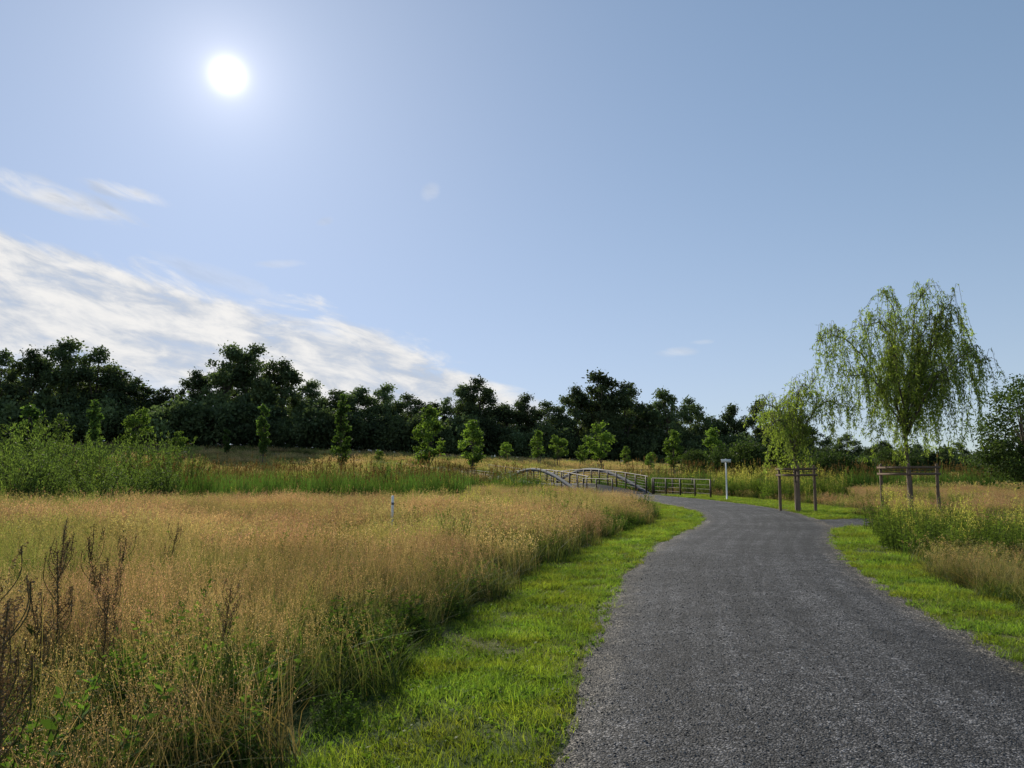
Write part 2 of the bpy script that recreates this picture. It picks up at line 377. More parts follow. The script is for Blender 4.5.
def near_set(seed,drys,kind):
    out=[]
    for q,dry in enumerate(drys):
        mb=MB();gg=np.random.default_rng(seed+q)
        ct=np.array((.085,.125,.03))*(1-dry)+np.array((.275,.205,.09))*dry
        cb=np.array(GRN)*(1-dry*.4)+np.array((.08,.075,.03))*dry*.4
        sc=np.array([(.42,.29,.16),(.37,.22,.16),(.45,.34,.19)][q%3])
        if kind=='near':
            blades(mb,gg,400,.42,.45,.30,.0068,.9,cb,ct,.0,hm=(.25,7,q))
            blades(mb,gg,84,.42,.54,.20,.0042,.5,cb*1.5,ct*1.1,1.0,sc,4,15,.22,.011,.0042,.009)
            blades(mb,gg,26,.40,.62,.20,.010,1.3,cb*1.3,(.11,.15,.04),0,seg=5)
        else:
            blades(mb,gg,260,.62,.46,.28,.012,.8,cb,ct,0,hm=(.25,5,q))
            blades(mb,gg,96,.62,.54,.20,.006,.45,ct,ct,1.0,sc,3,9,.22,.028,.010,.016)
        out.append(mb)
    return out
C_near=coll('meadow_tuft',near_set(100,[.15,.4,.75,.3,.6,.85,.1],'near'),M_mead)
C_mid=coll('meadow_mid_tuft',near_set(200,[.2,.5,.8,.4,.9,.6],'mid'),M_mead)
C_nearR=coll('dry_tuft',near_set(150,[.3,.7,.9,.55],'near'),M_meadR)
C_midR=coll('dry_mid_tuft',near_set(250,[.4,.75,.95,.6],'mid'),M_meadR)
far=[]
for q in range(6):
    mb=MB();gg=np.random.default_rng(300+q);dry=[.1,.35,.7,.3,.85,.6][q]
    ct=np.array((.085,.13,.03))*(1-dry)+np.array((.31,.24,.11))*dry
    blades(mb,gg,80,.9,.36,.3,.045,.6,(.07,.08,.03),ct,0,seg=2)
    blades(mb,gg,30,.9,.42,.2,.02,.4,ct,ct*1.1,1.0,(.42,.32,.17),2,5,.3,.08,.035,.03)
    far.append(mb)
C_far=coll('meadow_far_tuft',far,M_mead)
weeds_right=lambda x,y: (x>6)&(((x-9.5)/2.8)**2+((y-17.0)/3.8)**2<1)
ncirc=lambda x,y:~((np.hypot(x,y)<2.0))
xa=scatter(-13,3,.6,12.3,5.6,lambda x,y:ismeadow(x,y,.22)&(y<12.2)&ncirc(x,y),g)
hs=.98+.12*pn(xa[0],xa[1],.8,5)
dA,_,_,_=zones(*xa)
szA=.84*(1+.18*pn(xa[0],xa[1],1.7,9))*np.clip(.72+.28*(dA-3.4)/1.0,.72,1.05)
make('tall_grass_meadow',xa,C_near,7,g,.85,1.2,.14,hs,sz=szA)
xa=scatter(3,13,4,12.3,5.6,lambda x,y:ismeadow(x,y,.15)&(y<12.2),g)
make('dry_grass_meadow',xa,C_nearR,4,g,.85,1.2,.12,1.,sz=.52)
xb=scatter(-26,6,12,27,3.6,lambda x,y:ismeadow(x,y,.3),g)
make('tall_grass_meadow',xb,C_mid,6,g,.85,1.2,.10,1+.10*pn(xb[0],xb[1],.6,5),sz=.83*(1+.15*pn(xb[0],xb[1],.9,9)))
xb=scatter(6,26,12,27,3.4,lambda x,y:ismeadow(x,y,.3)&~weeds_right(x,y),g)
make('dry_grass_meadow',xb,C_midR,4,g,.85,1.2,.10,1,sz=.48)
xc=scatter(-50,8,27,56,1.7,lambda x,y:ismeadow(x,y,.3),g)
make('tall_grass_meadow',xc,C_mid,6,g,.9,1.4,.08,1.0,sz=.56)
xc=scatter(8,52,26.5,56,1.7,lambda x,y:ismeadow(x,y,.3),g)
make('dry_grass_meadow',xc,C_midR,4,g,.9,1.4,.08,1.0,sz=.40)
xd=scatter(-105,100,54,118,.95,lambda x,y:ismeadow(x,y),g)
make('distant_meadow_grass',xd,C_far,6,g,.8,1.3,.06)

# lawn
def lawnset(n,Rd,w):
    o=[]
    for q in range(6):
        mb=MB();gg=np.random.default_rng(400+q)
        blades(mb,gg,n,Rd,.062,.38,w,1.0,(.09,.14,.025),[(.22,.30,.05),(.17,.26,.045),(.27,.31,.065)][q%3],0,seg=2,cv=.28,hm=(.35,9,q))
        leafy(mb,gg,max(2,n//40),Rd*.9,.03,.035,.8,5,(.06,.11,.02),(.13,.21,.035),.6,sw=.001)
        o.append(mb)
    return o
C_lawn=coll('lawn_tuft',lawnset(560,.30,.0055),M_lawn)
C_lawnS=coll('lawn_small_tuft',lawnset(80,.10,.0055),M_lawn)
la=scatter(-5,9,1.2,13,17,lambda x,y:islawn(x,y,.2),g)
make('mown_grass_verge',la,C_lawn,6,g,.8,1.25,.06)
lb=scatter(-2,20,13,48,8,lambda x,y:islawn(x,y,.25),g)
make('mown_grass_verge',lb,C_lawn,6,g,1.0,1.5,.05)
def edge(x,y):
    d,s,db,df=zones(x,y);return (d>HW-.10+.05*pn(x,y,5,3))&(d<HW+.22)&(db>1.3)&(y<48)
le=scatter(-2,12,1.2,30,60,edge,g)
make('path_edge_grass',le,C_lawnS,6,g,.6,1.3,.2)
def edge2(x,y):
    d,s,db,df=zones(x,y);return (db>1.25)&(db<1.55)&(d>HW)
le=scatter(7,26,18,30,30,edge2,g)
make('path_edge_grass',le,C_lawnS,6,g,.8,1.5,.2)

# edge weeds
weed=[]
for q in range(6):
    mb=MB();gg=np.random.default_rng(500+q)
    if q<5: leafy(mb,gg,16,.30,.38+.04*q,.095,.40,28,(.035,.065,.014),(.08,.13,.028),.4)
    blades(mb,gg,120,.32,.42,.3,.009,1.2,(.035,.065,.014),(.11,.155,.035),0,seg=4)
    weed.append(mb)
C_weed=coll('verge_weed',weed,M_weed)
def wz(x,y):
    d,s,db,df=zones(x,y);w=HW+lawnw(x,y,s)
    return (d>w+.05)&(d<w+1.15+.7*pn(x,y,.9,7))&(y<30)&(db>2.2)&ncirc(x,y)
we=scatter(-8,12,.8,30,5.8,wz,g)
dd_,ss__,_,_=zones(we[0],we[1])
ramp=np.clip(.5+(dd_-(HW+lawnw(we[0],we[1],ss__)))*.6,.45,1)
make('verge_weeds',we,C_weed,6,g,.8,1.25,.15,np.where(we[0]>4.0+.05*we[1],.55,1.0)*ramp)
ws=scatter(-16,0,1.5,20,1.3,lambda x,y:ismeadow(x,y,.6)&(pn(x,y,.55,8)>-.1),g)
make('meadow_weeds',ws,C_weed,6,g,.75,1.25,.1)
tw=[]
for q in range(4):
    mb=MB();gg=np.random.default_rng(600+q)
    leafy(mb,gg,12,.25,.72,.11,.22,34,(.05,.085,.02),(.15,.20,.045),.2)
    blades(mb,gg,40,.3,.55,.3,.012,.7,GRN,(.14,.18,.045),0)
    if q%2: blades(mb,gg,8,.3,.72,.15,.008,.2,(.2,.19,.06),(.2,.19,.06),1.0,(.42,.36,.12),3,18,.25,.03,.014,.02)
    tw.append(mb)
C_tw=coll('tall_weed',tw,M_weed)
tr=scatter(5,14,12,23,4.5,lambda x,y:weeds_right(x,y)&ismeadow(x,y,-.1),g)
make('tall_weeds',tr,C_tw,4,g,.65,1.15,.1)
t2=scatter(9,24,33,52,2.2,lambda x,y:ismeadow(x,y,.3)&(((x-14.5)/5.0)**2+((y-46)/7.5)**2<1),g)
make('tall_weeds',t2,C_tw,4,g,1.1,1.7,.08)
t3=scatter(-40,3,20,50,.40,lambda x,y:ismeadow(x,y,1.5)&(pn(x,y,.33,12)>.15),g)
make('tall_weeds',t3,C_tw,4,g,.7,1.3,.08)
t4=scatter(11,24,24,40,.6,lambda x,y:ismeadow(x,y,.2)&(pn(x,y,.5,2)>0),g)
make('tall_weeds',t4,C_tw,4,g,.6,1.0,.08)
# reeds
rd=[]
for q in range(4):
    mb=MB();gg=np.random.default_rng(700+q)
    blades(mb,gg,60,.5,1.45,.18,.03,.35,(.04,.075,.02),(.095,.165,.045),0,seg=3)
    blades(mb,gg,8,.5,1.35,.15,.02,.1,(.06,.08,.03),(.10,.11,.05),1.0,(.12,.07,.04),2,8,.12,.09,.035,.01)
    rd.append(mb)
C_reed=coll('reed_clump',rd,M_weed)
def rz(x,y):
    u=np.abs(y-ditch_y(x));br=np.abs((x-4)*.958+(y-58.5)*.287)
    return (u<4.6)&(u>.9+.8*pn(x,y,.4,4))&(br>3.4)
rx=scatter(-60,45,38,70,2.0,rz,g)
make('reed_bed',rx,C_reed,4,g,.8,1.35,.06)
def rz2(x,y):
    c=38+.13*(x+10)+1.5*pn(x,y*0,.2,2);return (x<-2.5)&(np.abs(y-c)<3.2+pn(x,y,.3,1))&(pn(x,y,.25,6)>-.6)
rx=scatter(-45,0,28,48,1.8,rz2,g)
make('reed_bed',rx,C_reed,4,g,.62,1.08,.08)

# gravel stones
st=[]
M_stone=leafmat('gravel_stone_mat',0.0,.75,(1,1,1),3,.4,spec=.3)
for q in range(6):
    bpy.ops.mesh.primitive_ico_sphere_add(subdivisions=1,radius=1);o=bpy.context.object
    me=o.data;V=np.array([v.co[:] for v in me.vertices]);gg=np.random.default_rng(800+q)
    V=V*(1+.3*gg.normal(size=(len(V),1)))*np.array([1,.75,.55])
    for v,c in zip(me.vertices,V): v.co=c
    a=me.color_attributes.new('Col','FLOAT_COLOR','POINT');cc=[.05,.09,.14,.26,.045,.11][q]
    for d_ in a.data: d_.color=(cc,cc*.98,cc*.95,1)
    me.materials.append(M_stone);me.name=f'stone_{q}';st.append(me);bpy.data.objects.remove(o)
C_st=bpy.data.collections.new('stones')
for q,me in enumerate(st):
    C_st.objects.link(bpy.data.objects.new(f'gravel_stone_{q}',me))
def sz(x,y):
    d,s,db,df=zones(x,y);return d<HW+.05
sx_,sy_=scatter(-1.5,8,2.5,15,720,sz,g)
keep=g.uniform(size=len(sx_))<np.clip(1.3-sy_/15,.15,1);sx_,sy_=sx_[keep],sy_[keep]
n=len(sx_);d,_,_,_=zones(sx_,sy_)
s=.0036+.0065*g.uniform(size=n)**3
instancer('loose_gravel',np.stack([sx_,sy_,.012+.03*(1-(d/HW)**2).clip(0)+s*.2],1),g.uniform(-.6,6,(n,3))*np.array([.1,.1,1]),np.stack([s,s,s],1),g.integers(0,6,n),C_st)

# ------------------------------------------------------------------ trees
def tree_mesh(name,seed,H,Rc,cb,nb,nl,ls,colA,colB,mat,trunk=.35,conical=0.,br=None,flat=.8):
    g=np.random.default_rng(seed);mb=MB()
    zc=(H+cb)/2;hz=(H-cb)/2
    k=8;t=np.linspace(0,1,k)
    wob=np.cumsum(g.normal(0,.02*H/k*2,(k,2)),0)
    tp=np.stack([wob[:,0],wob[:,1],t*(cb+hz*1.5)],1)
    tube(mb,tp,trunk*(1-t*.85),7,(.1,.08,.06),1,False)
    cen=[]
    rr0=(br or Rc*.36)
    while len(cen)<nb:
        p=g.uniform(-1,1,3)
        if p@p>1: continue
        if g.uniform()<.5: p=p/np.linalg.norm(p)*g.uniform(.75,.95)
        lump=1+.14*math.sin(3*math.atan2(p[1],p[0])+seed)+.10*math.sin(5*p[2]+seed)
        rr=(Rc-rr0*.6)*lump*(1-conical*max(0,(p[2]+1)/2))
        cen.append((p[0]*rr,p[1]*rr,zc+p[2]*(hz-rr0*.6)))
    cen=np.array(cen)
    rb=rr0*g.uniform(.6,1.25,nb)*(1-conical*.5*np.clip((cen[:,2]-cb)/(2*hz),0,1))
    for c,r in zip(cen[:30],rb):
        z0=max(cb*.7,min(c[2]*.62,tp[-1][2]*.9));i0=np.interp(z0,tp[:,2],np.arange(k));b=tp[int(i0)]
        tt=np.linspace(0,1,5)[:,None];P=b*(1-tt)+c*tt;P[:,2]+=np.sin(tt[:,0]*math.pi)*.03*H*.5
        tube(mb,P,np.linspace(trunk*.3,trunk*.05,5),4,(.1,.08,.06),1,False)
    pr=rb**2;idx=g.choice(nb,nl,p=pr/pr.sum())
    d=unit(g.normal(size=(nl,3)));rad=g.uniform(.2,1.0,nl)**.6*(1+.28*g.normal(size=nl))
    c=cen[idx]+d*(rb[idx]*rad)[:,None]*np.array([1,1,flat])
    c[:,2]=np.maximum(c[:,2],cb*.55)
    bcol=np.array(colA)+(np.array(colB)-np.array(colA))*g.uniform(0,1,(nb,1))
    col=bcol[idx]*np.clip(1+.2*g.normal(size=(nl,1)),.5,1.6)
    L=ls*g.uniform(.6,1.3,nl)
    leaves(mb,c,L,L*.66,g.normal(size=(nl,3))+np.array([0,0,-.3]),col,g,0)
    return mb.mesh(name,[mat,M_bark])
TA,TB=(.056,.080,.040),(.105,.135,.058)  # tree line greens lifted and greyed: distance haze put into the leaf colour
big=[tree_mesh(f'broadleaf_{q}',900+q,20,[6.4,7.2,5.8,7.6,6.2,6.8][q],[2.5,2,3,1.5,2,2.2][q],[60,74,52,84,64,70][q],12500,.50,TA,TB,M_tree,.38,[.25,.12,.35,.1,.3,.15][q],[1.7,1.8,1.6,1.8,1.6,1.7][q]) for q in range(6)]
under=[tree_mesh(f'understory_{q}',950+q,7,4.2,.3,30,3600,.48,TA,TB,M_tree,.12,.1,1.5) for q in range(3)]
tl=empty('distant_tree_line')
g=np.random.default_rng(21)
rows=[(-860,150,100),(-800,165,102),(-745,158,102),(-700,168,104),(-655,168,103),(-610,184,104),(-568,172,106),(-535,142,108),(-500,120,112),(-466,114,114),(-430,138,112),(-388,178,112),(-348,176,113),(-312,152,115),(-275,125,118),(-242,112,118),(-212,114,120),(-172,120,120),(-138,106,122),(-108,94,122),(-72,120,122),(-42,130,122),(-8,92,124),(20,106,126),(50,96,126),(86,116,128),(122,140,128),(152,124,128),(182,92,130),(210,114,130),(244,102,132),(272,74,134),(302,92,134),(335,98,134),(370,78,138),(405,62,142),(450,50,150),(500,40,160),(550,36,170),(600,38,175),(660,42,170),(720,46,160),(800,55,150)]
k=0
for b,t,D in rows:
    X=b/1000*D;z0=float(hgt(X,D));Ht=1.7+t/1000*D-z0
    s=Ht/20.2;sx=s*g.uniform(.92,1.12) if Ht>12 else s*1.5
    obj(f'tree_{k}',big[k%6],tl,(X,D,z0-.2),(0,0,g.uniform(0,6.28)),(sx,sx,s));k+=1
    X2=(b+g.uniform(12,24))/1000*(D+12);s2=s*g.uniform(.70,.86)
    obj(f'tree_{k}',big[(k*5+2)%6],tl,(X2,D+12,float(hgt(X2,D+12))-.2),(0,0,g.uniform(0,6.28)),(s2*1.15,s2*1.15,s2));k+=1
for b in range(-900,860,17):
    D=np.interp(b,[-900,-500,0,400,860],[94,104,118,132,150])+g.uniform(-2,2)
    X=b/1000*D;s=g.uniform(.7,1.15)*(1 if b<380 else .8)
    obj(f'bush_{b+900}',under[(b+900)%3],tl,(X,D,float(hgt(X,D))-.3),(0,0,g.uniform(0,6.28)),(s,s,s))

# young trees
YA,YB=(.085,.13,.03),(.16,.23,.05)
yt=[tree_mesh(f'young_round_{q}',1000+q,5.6,[1.6,1.45,1.75][q],1.2,34,2800,.19,YA,YB,M_young,.055,.45,.42) for q in range(3)]
yn=[tree_mesh(f'young_narrow_{q}',1010+q,6.0,.9,.9,30,2400,.18,(.05,.09,.022),(.09,.14,.038),M_young,.055,.7,.34) for q in range(2)]
def bt(px): return (px-512)/738
def young(px,ytop,D,narrow=False,wid=1.12):
    X=bt(px)*D;z0=float(hgt(X,D));H=1.7+(468-ytop)/738*D-z0
    e=empty('young_tree',(X,D,z0))
    me=(yn if narrow else yt)[int(px)%(2 if narrow else 3)];b=5.85 if narrow else 5.45
    s=H/b;obj('crown_and_trunk',me,e,(0,0,-.02),(0,0,px*.7),(s*wid,s*wid,s))
    mb=MB()
    for dx in (-.3,.3):
        tube(mb,[(dx,.12,-.1),(dx,.12,1.5)],.035,8,(.2,.13,.08))
    box(mb,(0,.12,1.35),(.66,.03,.08),0,(.2,.13,.08))
    obj('support_stakes',mb.mesh('support_stakes',[M_wood]),e)
for a in [(430,406,66),(472,420,70),(343,392,74,True,1.),(264,396,84,True,.85),(600,420,78),(557,432,90),(538,430,94),(673,430,76),(712,428,72),(692,453,74),(582,444,92),(140,403,78,False,.85),(180,430,88),(650,450,86),(380,448,90),(95,398,70,True),(30,392,56,True,1.1),(625,446,96),(744,446,80),(228,425,92,True),(506,440,98)]:
    young(*a)

# shrubs
def shrub_mesh(name,seed,H,Rd,ns,nl,ll,lw,cA,cB,mat):
    g=np.random.default_rng(seed);mb=MB()
    for q in range(ns):
        a=g.uniform(0,6.28);r=Rd*.35*g.uniform();h=H*g.uniform(.45,1.05);sp=Rd*g.uniform(.15,.9)
        p0=np.array([r*math.cos(a),r*math.sin(a),0]);dr=np.array([math.cos(a+g.normal()*.3),math.sin(a+g.normal()*.3),0])*sp
        t=np.linspace(0,1,6)[:,None];P=p0+dr*t**1.3+np.array([0,0,1])*h*t
        tube(mb,P,np.linspace(.018,.004,6),4,(.08,.07,.04),0,False)
        u=g.uniform(.08,1.02,nl)[:,None]
        c=p0+dr*u**1.3+np.array([0,0,1])*h*u+g.normal(size=(nl,3))*(.16*(1.15-u))*np.array([1,1,.6])
        d=g.normal(size=(nl,3))*.7+np.array([0,0,.8])
        cc=(np.array(cA)+(np.array(cB)-np.array(cA))*g.uniform())*np.clip(1+.2*g.normal(size=(nl,1)),.5,1.6)
        leaves(mb,c,ll*g.uniform(.6,1.3,nl),lw*g.uniform(.7,1.3,nl),d,cc,g)
    return mb.mesh(name,[mat])
sh=[shrub_mesh(f'willow_scrub_{q}',1100+q,2.6,1.45,38,110,.13,.035,(.065,.10,.03),(.13,.17,.05),M_young) for q in range(4)]
g=np.random.default_rng(31)
for px,yt_,D in [(-40,436,30),(5,424,33),(30,416,36),(52,430,31),(72,436,37),(100,440,33),(112,430,39),(150,446,35),(163,434,42),(190,454,40),(20,446,27),(-20,452,25),(75,456,29),(130,458,30),(385,462,41),(400,460,42),(415,464,41),(430,472,40),(365,472,43),(215,466,43),(240,472,41),(-90,440,32),(-140,445,30),(45,458,27),(105,464,27),(170,464,33),(300,474,43),(455,476,44)]:
    X=bt(px)*D;H=1.7+(468-yt_)/738*D;s=H/2.6;w=max(.9,s*1.0)
    e=obj('willow_shrub',sh[int(px+200)%4],None,(X,D,float(hgt(X,D))),(0,0,g.uniform(0,6.28)),(w,w,s))
rt=tree_mesh('broad_bush_tree',1200,7.4,3.5,.2,70,15000,.17,(.045,.072,.022),(.085,.12,.035),M_tree,.16,.25,.85)
obj('field_maple_tree',rt,None,(30.4,44,0),(0,0,1))
obj('field_maple_tree',rt,None,(36.5,47,0),(0,0,3),(1.1,1.1,.95))
lowb=tree_mesh('hedge_bush',1210,3.2,2.4,.1,34,5000,.17,(.045,.072,.022),(.085,.12,.035),M_tree,.06,.1,.7)
for X,Y,s in [(24,62,1.0),(27.5,64,1.2),(31,66,.95),(36,70,1.1),(20.5,66,1.3),(41,64,1.2),(46,60,1.3),(17.5,70,1.0)]:
    obj('hedge_shrub',lowb,None,(X,Y,float(hgt(X,Y))),(0,0,X),(s,s,s))

# ------------------------------------------------------------------ willows
def willow(name,loc,limbs,trunk,seed,per,lmin,lmax,leafn,lrange,colA,colB):
    g=np.random.default_rng(seed);e=empty(name,loc)
    mb=MB();tk=catmull(trunk,5);tube(mb,tk,np.linspace(.10,.05,len(tk)),9,(.1,.08,.06))
    lm=MB();
    LC=[];LD=[];LL=[];CC=[]
    for lb in limbs:
        P=catmull(lb,8);P[1:]+=np.cumsum(g.normal(0,.018,(len(P)-1,3)),0)
        tube(mb,P,np.linspace(.042,.010,len(P)),6,(.12,.10,.06))
        for q in range(per):
            u=g.uniform(.12,1)**.75*(len(P)-1);i=int(u);f=u-i
            p=P[i]*(1-f)+P[min(i+1,len(P)-1)]*f
            a=g.uniform(0,6.283);o=np.array([math.cos(a),math.sin(a),0])*g.uniform(.1,1.1)
            short=g.uniform()<.35
            L=g.uniform(lmin,lmax)*(g.uniform(.45,1.0))*(.4 if short else 1);up=g.uniform(0,.75)
            t=np.linspace(0,1,9)[:,None]
            sway=np.array([g.normal(),g.normal(),0])*.15*L
            S=p+o*(1-np.exp(-3.2*t))+np.array([0,0,1])*(up*np.sin(np.minimum(t*2.6,1.)*math.pi)*1.0-L*t**1.35)+sway*t**2
            S[:,2]=np.maximum(S[:,2],lrange+g.uniform(0,.8))
            tube(mb,S,np.linspace(.008,.003,9),3,(.16,.15,.05),0,False)
            n=int(leafn*L)+6;v=g.uniform(.03,1,n)*8;j=np.minimum(v.astype(int),7);fv=(v-j)[:,None]
            c=S[j]*(1-fv)+S[j+1]*fv
            d=unit(g.normal(size=(n,3))*.7+np.array([0,0,-1.0]))
            l=.14*g.uniform(.6,1.3,n)
            c=c+d*l[:,None]*.5+g.normal(size=(n,3))*.035
            cc=(np.array(colA)+(np.array(colB)-np.array(colA))*g.uniform())*np.clip(1+.2*g.normal(size=(n,1)),.5,1.5)
            LC.append(c);LD.append(d);LL.append(l);CC.append(cc)
    LL=np.concatenate(LL)
    leaves(lm,np.concatenate(LC),LL,LL*.24,np.concatenate(LD),np.concatenate(CC),g)
    obj('trunk_and_branches',mb.mesh(name+'_wood',[M_bark],True),e)
    obj('hanging_foliage',lm.mesh(name+'_leaves',[M_young]),e)
    print(name,len(LL))
    return e
ww=willow('weeping_willow_tree',(14.9,28,0),
 [[(0,0,2.6),(-.2,.1,4.2),(-.1,.2,5.8),(.1,.1,7.3),(-.3,0,8.5)],
  [(0,0,2.6),(.3,-.2,4.2),(.7,-.3,5.8),(1.2,-.3,7.1),(1.9,-.2,7.8)],
  [(0,0,3.0),(.6,.4,4.6),(1.2,.7,5.8),(2.0,.7,6.5),(2.7,.5,6.3)],
  [(0,0,3.2),(-.5,.3,4.6),(-1.3,.5,5.9),(-2.2,.4,6.6),(-3.0,.2,6.4)],
  [(0,0,3.2),(-.4,-.5,4.8),(-.7,-.8,6.0),(-1.3,-1.1,6.8),(-2.0,-1.1,6.7)],
  [(0,0,2.9),(.2,.8,4.4),(.3,1.4,5.5),(.6,1.9,6.1),(.9,2.3,5.8)],
  [(0,0,2.8),(.3,-.8,4.2),(.8,-1.3,5.2),(1.3,-1.8,5.7),(1.7,-2.1,5.3)],
  [(0,0,3.4),(.4,.1,5.0),(.6,.2,6.6),(.8,.3,7.7),(1.1,.1,8.3)],
  [(0,0,2.8),(.5,.0,3.8),(1.0,.1,4.6),(1.5,.2,5.1),(1.9,.1,4.9)],
  [(0,0,3.0),(.1,-.3,4.4),(.3,-.5,5.4),(.4,-.6,6.4),(.8,-.7,7.0)],
  [(0,0,2.7),(-.4,.0,3.8),(-.7,.1,4.7),(-1.2,.2,5.2),(-1.9,.2,5.1)],
  [(0,0,3.0),(.5,-.1,4.6),(1.0,-.2,6.0),(1.6,-.1,6.8),(2.3,0,6.9)]],
 [(0,0,0),(.04,.02,1.2),(-.03,0,2.3),(0,0,3.4)],5,50,.8,3.7,48,1.6,(.15,.20,.04),(.27,.32,.08))
ww.scale=(1.0,1.0,1.03)
willow('weeping_willow_tree',(11.3,29.6,0),
 [[(0,0,2.0),(.2,.1,3.0),(.4,.2,4.0),(.6,.1,4.8),(1.0,0,5.2)],
  [(0,0,2.0),(-.2,-.1,2.9),(-.5,.1,3.8),(-.9,.2,4.2),(-1.4,.2,4.1)],
  [(0,0,2.1),(.3,-.3,3.1),(.8,-.5,3.9),(1.3,-.5,4.3),(1.7,-.4,4.0)],
  [(0,0,2.1),(0,.4,3.1),(.1,.7,3.8),(.1,1.0,4.4),(-.2,1.3,4.2)],
  [(0,0,1.9),(-.3,-.4,2.8),(-.6,-.7,3.4),(-1.0,-.9,3.6),(-1.5,-1.0,3.3)],
  [(0,0,2.0),(.1,.0,3.0),(.0,-.1,4.0),(.1,-.1,4.8)]],
 [(0,0,0),(.03,.0,.9),(-.03,0,1.6),(0,0,2.2)],9,44,.6,2.0,46,1.2,(.16,.21,.045),(.27,.32,.08))
def guard(name,loc,hw,hh,nposts=4,rz=0):
    e=empty(name,loc);e.rotation_euler=(0,0,rz)
    pts=[(-hw,-hw),(hw,-hw),(hw,hw),(-hw,hw)]
    g=np.random.default_rng(int(hw*100));
    for q,(x,y) in enumerate(pts):
        mb=MB();tube(mb,[(x,y,-.3),(x+g.normal()*.01,y,hh*.5),(x+g.normal()*.02,y+g.normal()*.02,hh),(x,y,hh+.004)],[.06,.056,.053,.046],8,(.2,.13,.08))
        obj(f'post_{q+1}',mb.mesh('guard_post',[M_wood],False),e)
    k=len(pts)
    for q in range(k):
        a=np.array(pts[q]);b=np.array(pts[(q+1)%k]);c=(a+b)/2;L=np.linalg.norm(b-a);an=math.atan2(b[1]-a[1],b[0]-a[0])
        nrm=np.array([b[1]-a[1],-(b[0]-a[0])])/L*.08
        mb=MB()
        for zz in (hh-.10-.02*(q%2),hh-.34-.02*(q%2)):
            box(mb,(c[0]+nrm[0],c[1]+nrm[1],zz),(L+.16,.035,.075),an,(.2,.13,.08))
        obj(f'rail_{q+1}',mb.mesh('guard_rail',[M_wood]),e)
    mb=MB()
    for q,(x,y) in enumerate(pts):
        tube(mb,[(x*.92,y*.92,hh-.2),(x*.1,y*.1,hh-.24)],.014,5,(.03,.03,.03))
    obj('tie_straps',mb.mesh('tie_straps',[M_strap]),e)
guard('tree_guard_frame',(14.9,28,0),.66,1.84,4,.32)
guard('tree_guard_frame',(11.3,29.6,0),.46,1.78,4,.5)

# ------------------------------------------------------------------ bridge
br=empty('arched_footbridge',(6.95,48.6,0))
ax=np.array([-.287,.958]);nm=np.array([.958,.287]);LB=20.8
br.rotation_euler=(0,0,math.atan2(ax[1],ax[0]))
def zd(s): return .06+.45*math.sin(math.pi*s/LB)
mb=MB();npk=130
for q in range(npk):
    s=(q+.5)*LB/npk;box(mb,(s,0,zd(s)-.03),(LB/npk-.012,4.2,.05),0,(.2,.2,.2))
obj('deck_planks',mb.mesh('deck',[M_deck]),br)
ss=np.linspace(0,LB,40)
for side,nmn in ((-1,'right'),(1,'left')):
    y=side*2.42
    mb=MB();tube(mb,np.stack([ss,np.full(40,y),-.15+1.75*np.sin(math.pi*ss/LB)],1),.13,12,(.4,.4,.4));obj(f'arch_{nmn}',mb.mesh('arch',[M_steel],True),br)
    mb=MB();P=np.stack([ss,np.full(40,side*2.18),[zd(s)-.14 for s in ss]],1);tube(mb,P,.09,8,(.3,.3,.3));obj(f'girder_{nmn}',mb.mesh('girder',[M_steel],True),br)
    mb=MB()
    for q in range(14):
        s=.3+q*(LB-.6)/13;box(mb,(s,side*2.12,zd(s)+.5),(.10,.06,1.16),0,(.05,.04,.03))
    for q in range(12):
        s=1.6+q*(LB-3.2)/11;box(mb,(s,side*2.3,(zd(s)-.1+0)),(.07,.24,.07),0,(.05,.04,.03))
    for hz_ in (.22,.40,.58,.76,.92):
        tube(mb,np.stack([ss,np.full(40,side*2.12),[zd(s)+hz_ for s in ss]],1),.014,5,(.05,.04,.03))
    tube(mb,np.stack([ss,np.full(40,side*2.12),[zd(s)+1.1 for s in ss]],1),.035,8,(.05,.04,.03))
    obj(f'railing_{nmn}',mb.mesh('railing',[M_rust]),br)
def fence(name,pts,sp=1.6,h=1.05):
    P=catmull(pts,10);d=np.r_[0,np.cumsum(np.hypot(*np.diff(P,axis=0).T))];n=max(2,int(d[-1]/sp)+1);s=np.linspace(0,d[-1],n)
    X=np.interp(s,d,P[:,0]);Y=np.interp(s,d,P[:,1]);Z=hgt(X,Y)
    e=empty(name,(X[0],Y[0],Z[0]));o=np.array([X[0],Y[0],Z[0]])
    mb=MB()
    for x,y,z in zip(X,Y,Z): box(mb,np.array((x,y,z+h/2-.05))-o,(.07,.07,h+.1),0.3,(.05,.04,.03))
    obj('posts',mb.mesh('fence_posts',[M_rust]),e)
    mb=MB()
    for hz_ in (.25,.5,.75,h):
        tube(mb,np.stack([X,Y,Z+hz_],1)-o,.025 if hz_==h else .010,6,(.05,.04,.03))
    obj('rails',mb.mesh('fence_rails',[M_rust]),e)
fence('path_railing',[(9.3,49.4),(10.4,45.8),(11.3,42.5)])
fence('path_railing',[(4.6,48.2),(5.2,46.5),(6.0,44.6)])
fence('path_railing',[(9.5,50),(12.5,51.5),(16.5,52.0),(19,52)])
fence('path_railing',[(-1.7,68.2),(-3.5,71.5),(-7.5,77)])
fence('path_railing',[(3.1,69.8),(1.5,74),(-2.5,81)])
fence('path_railing',[(5,72.5),(9,74.5),(15,75.5),(20,75)])
fence('meadow_fence',[(22,57),(34,59),(48,58),(60,56)],3.0,1.1)

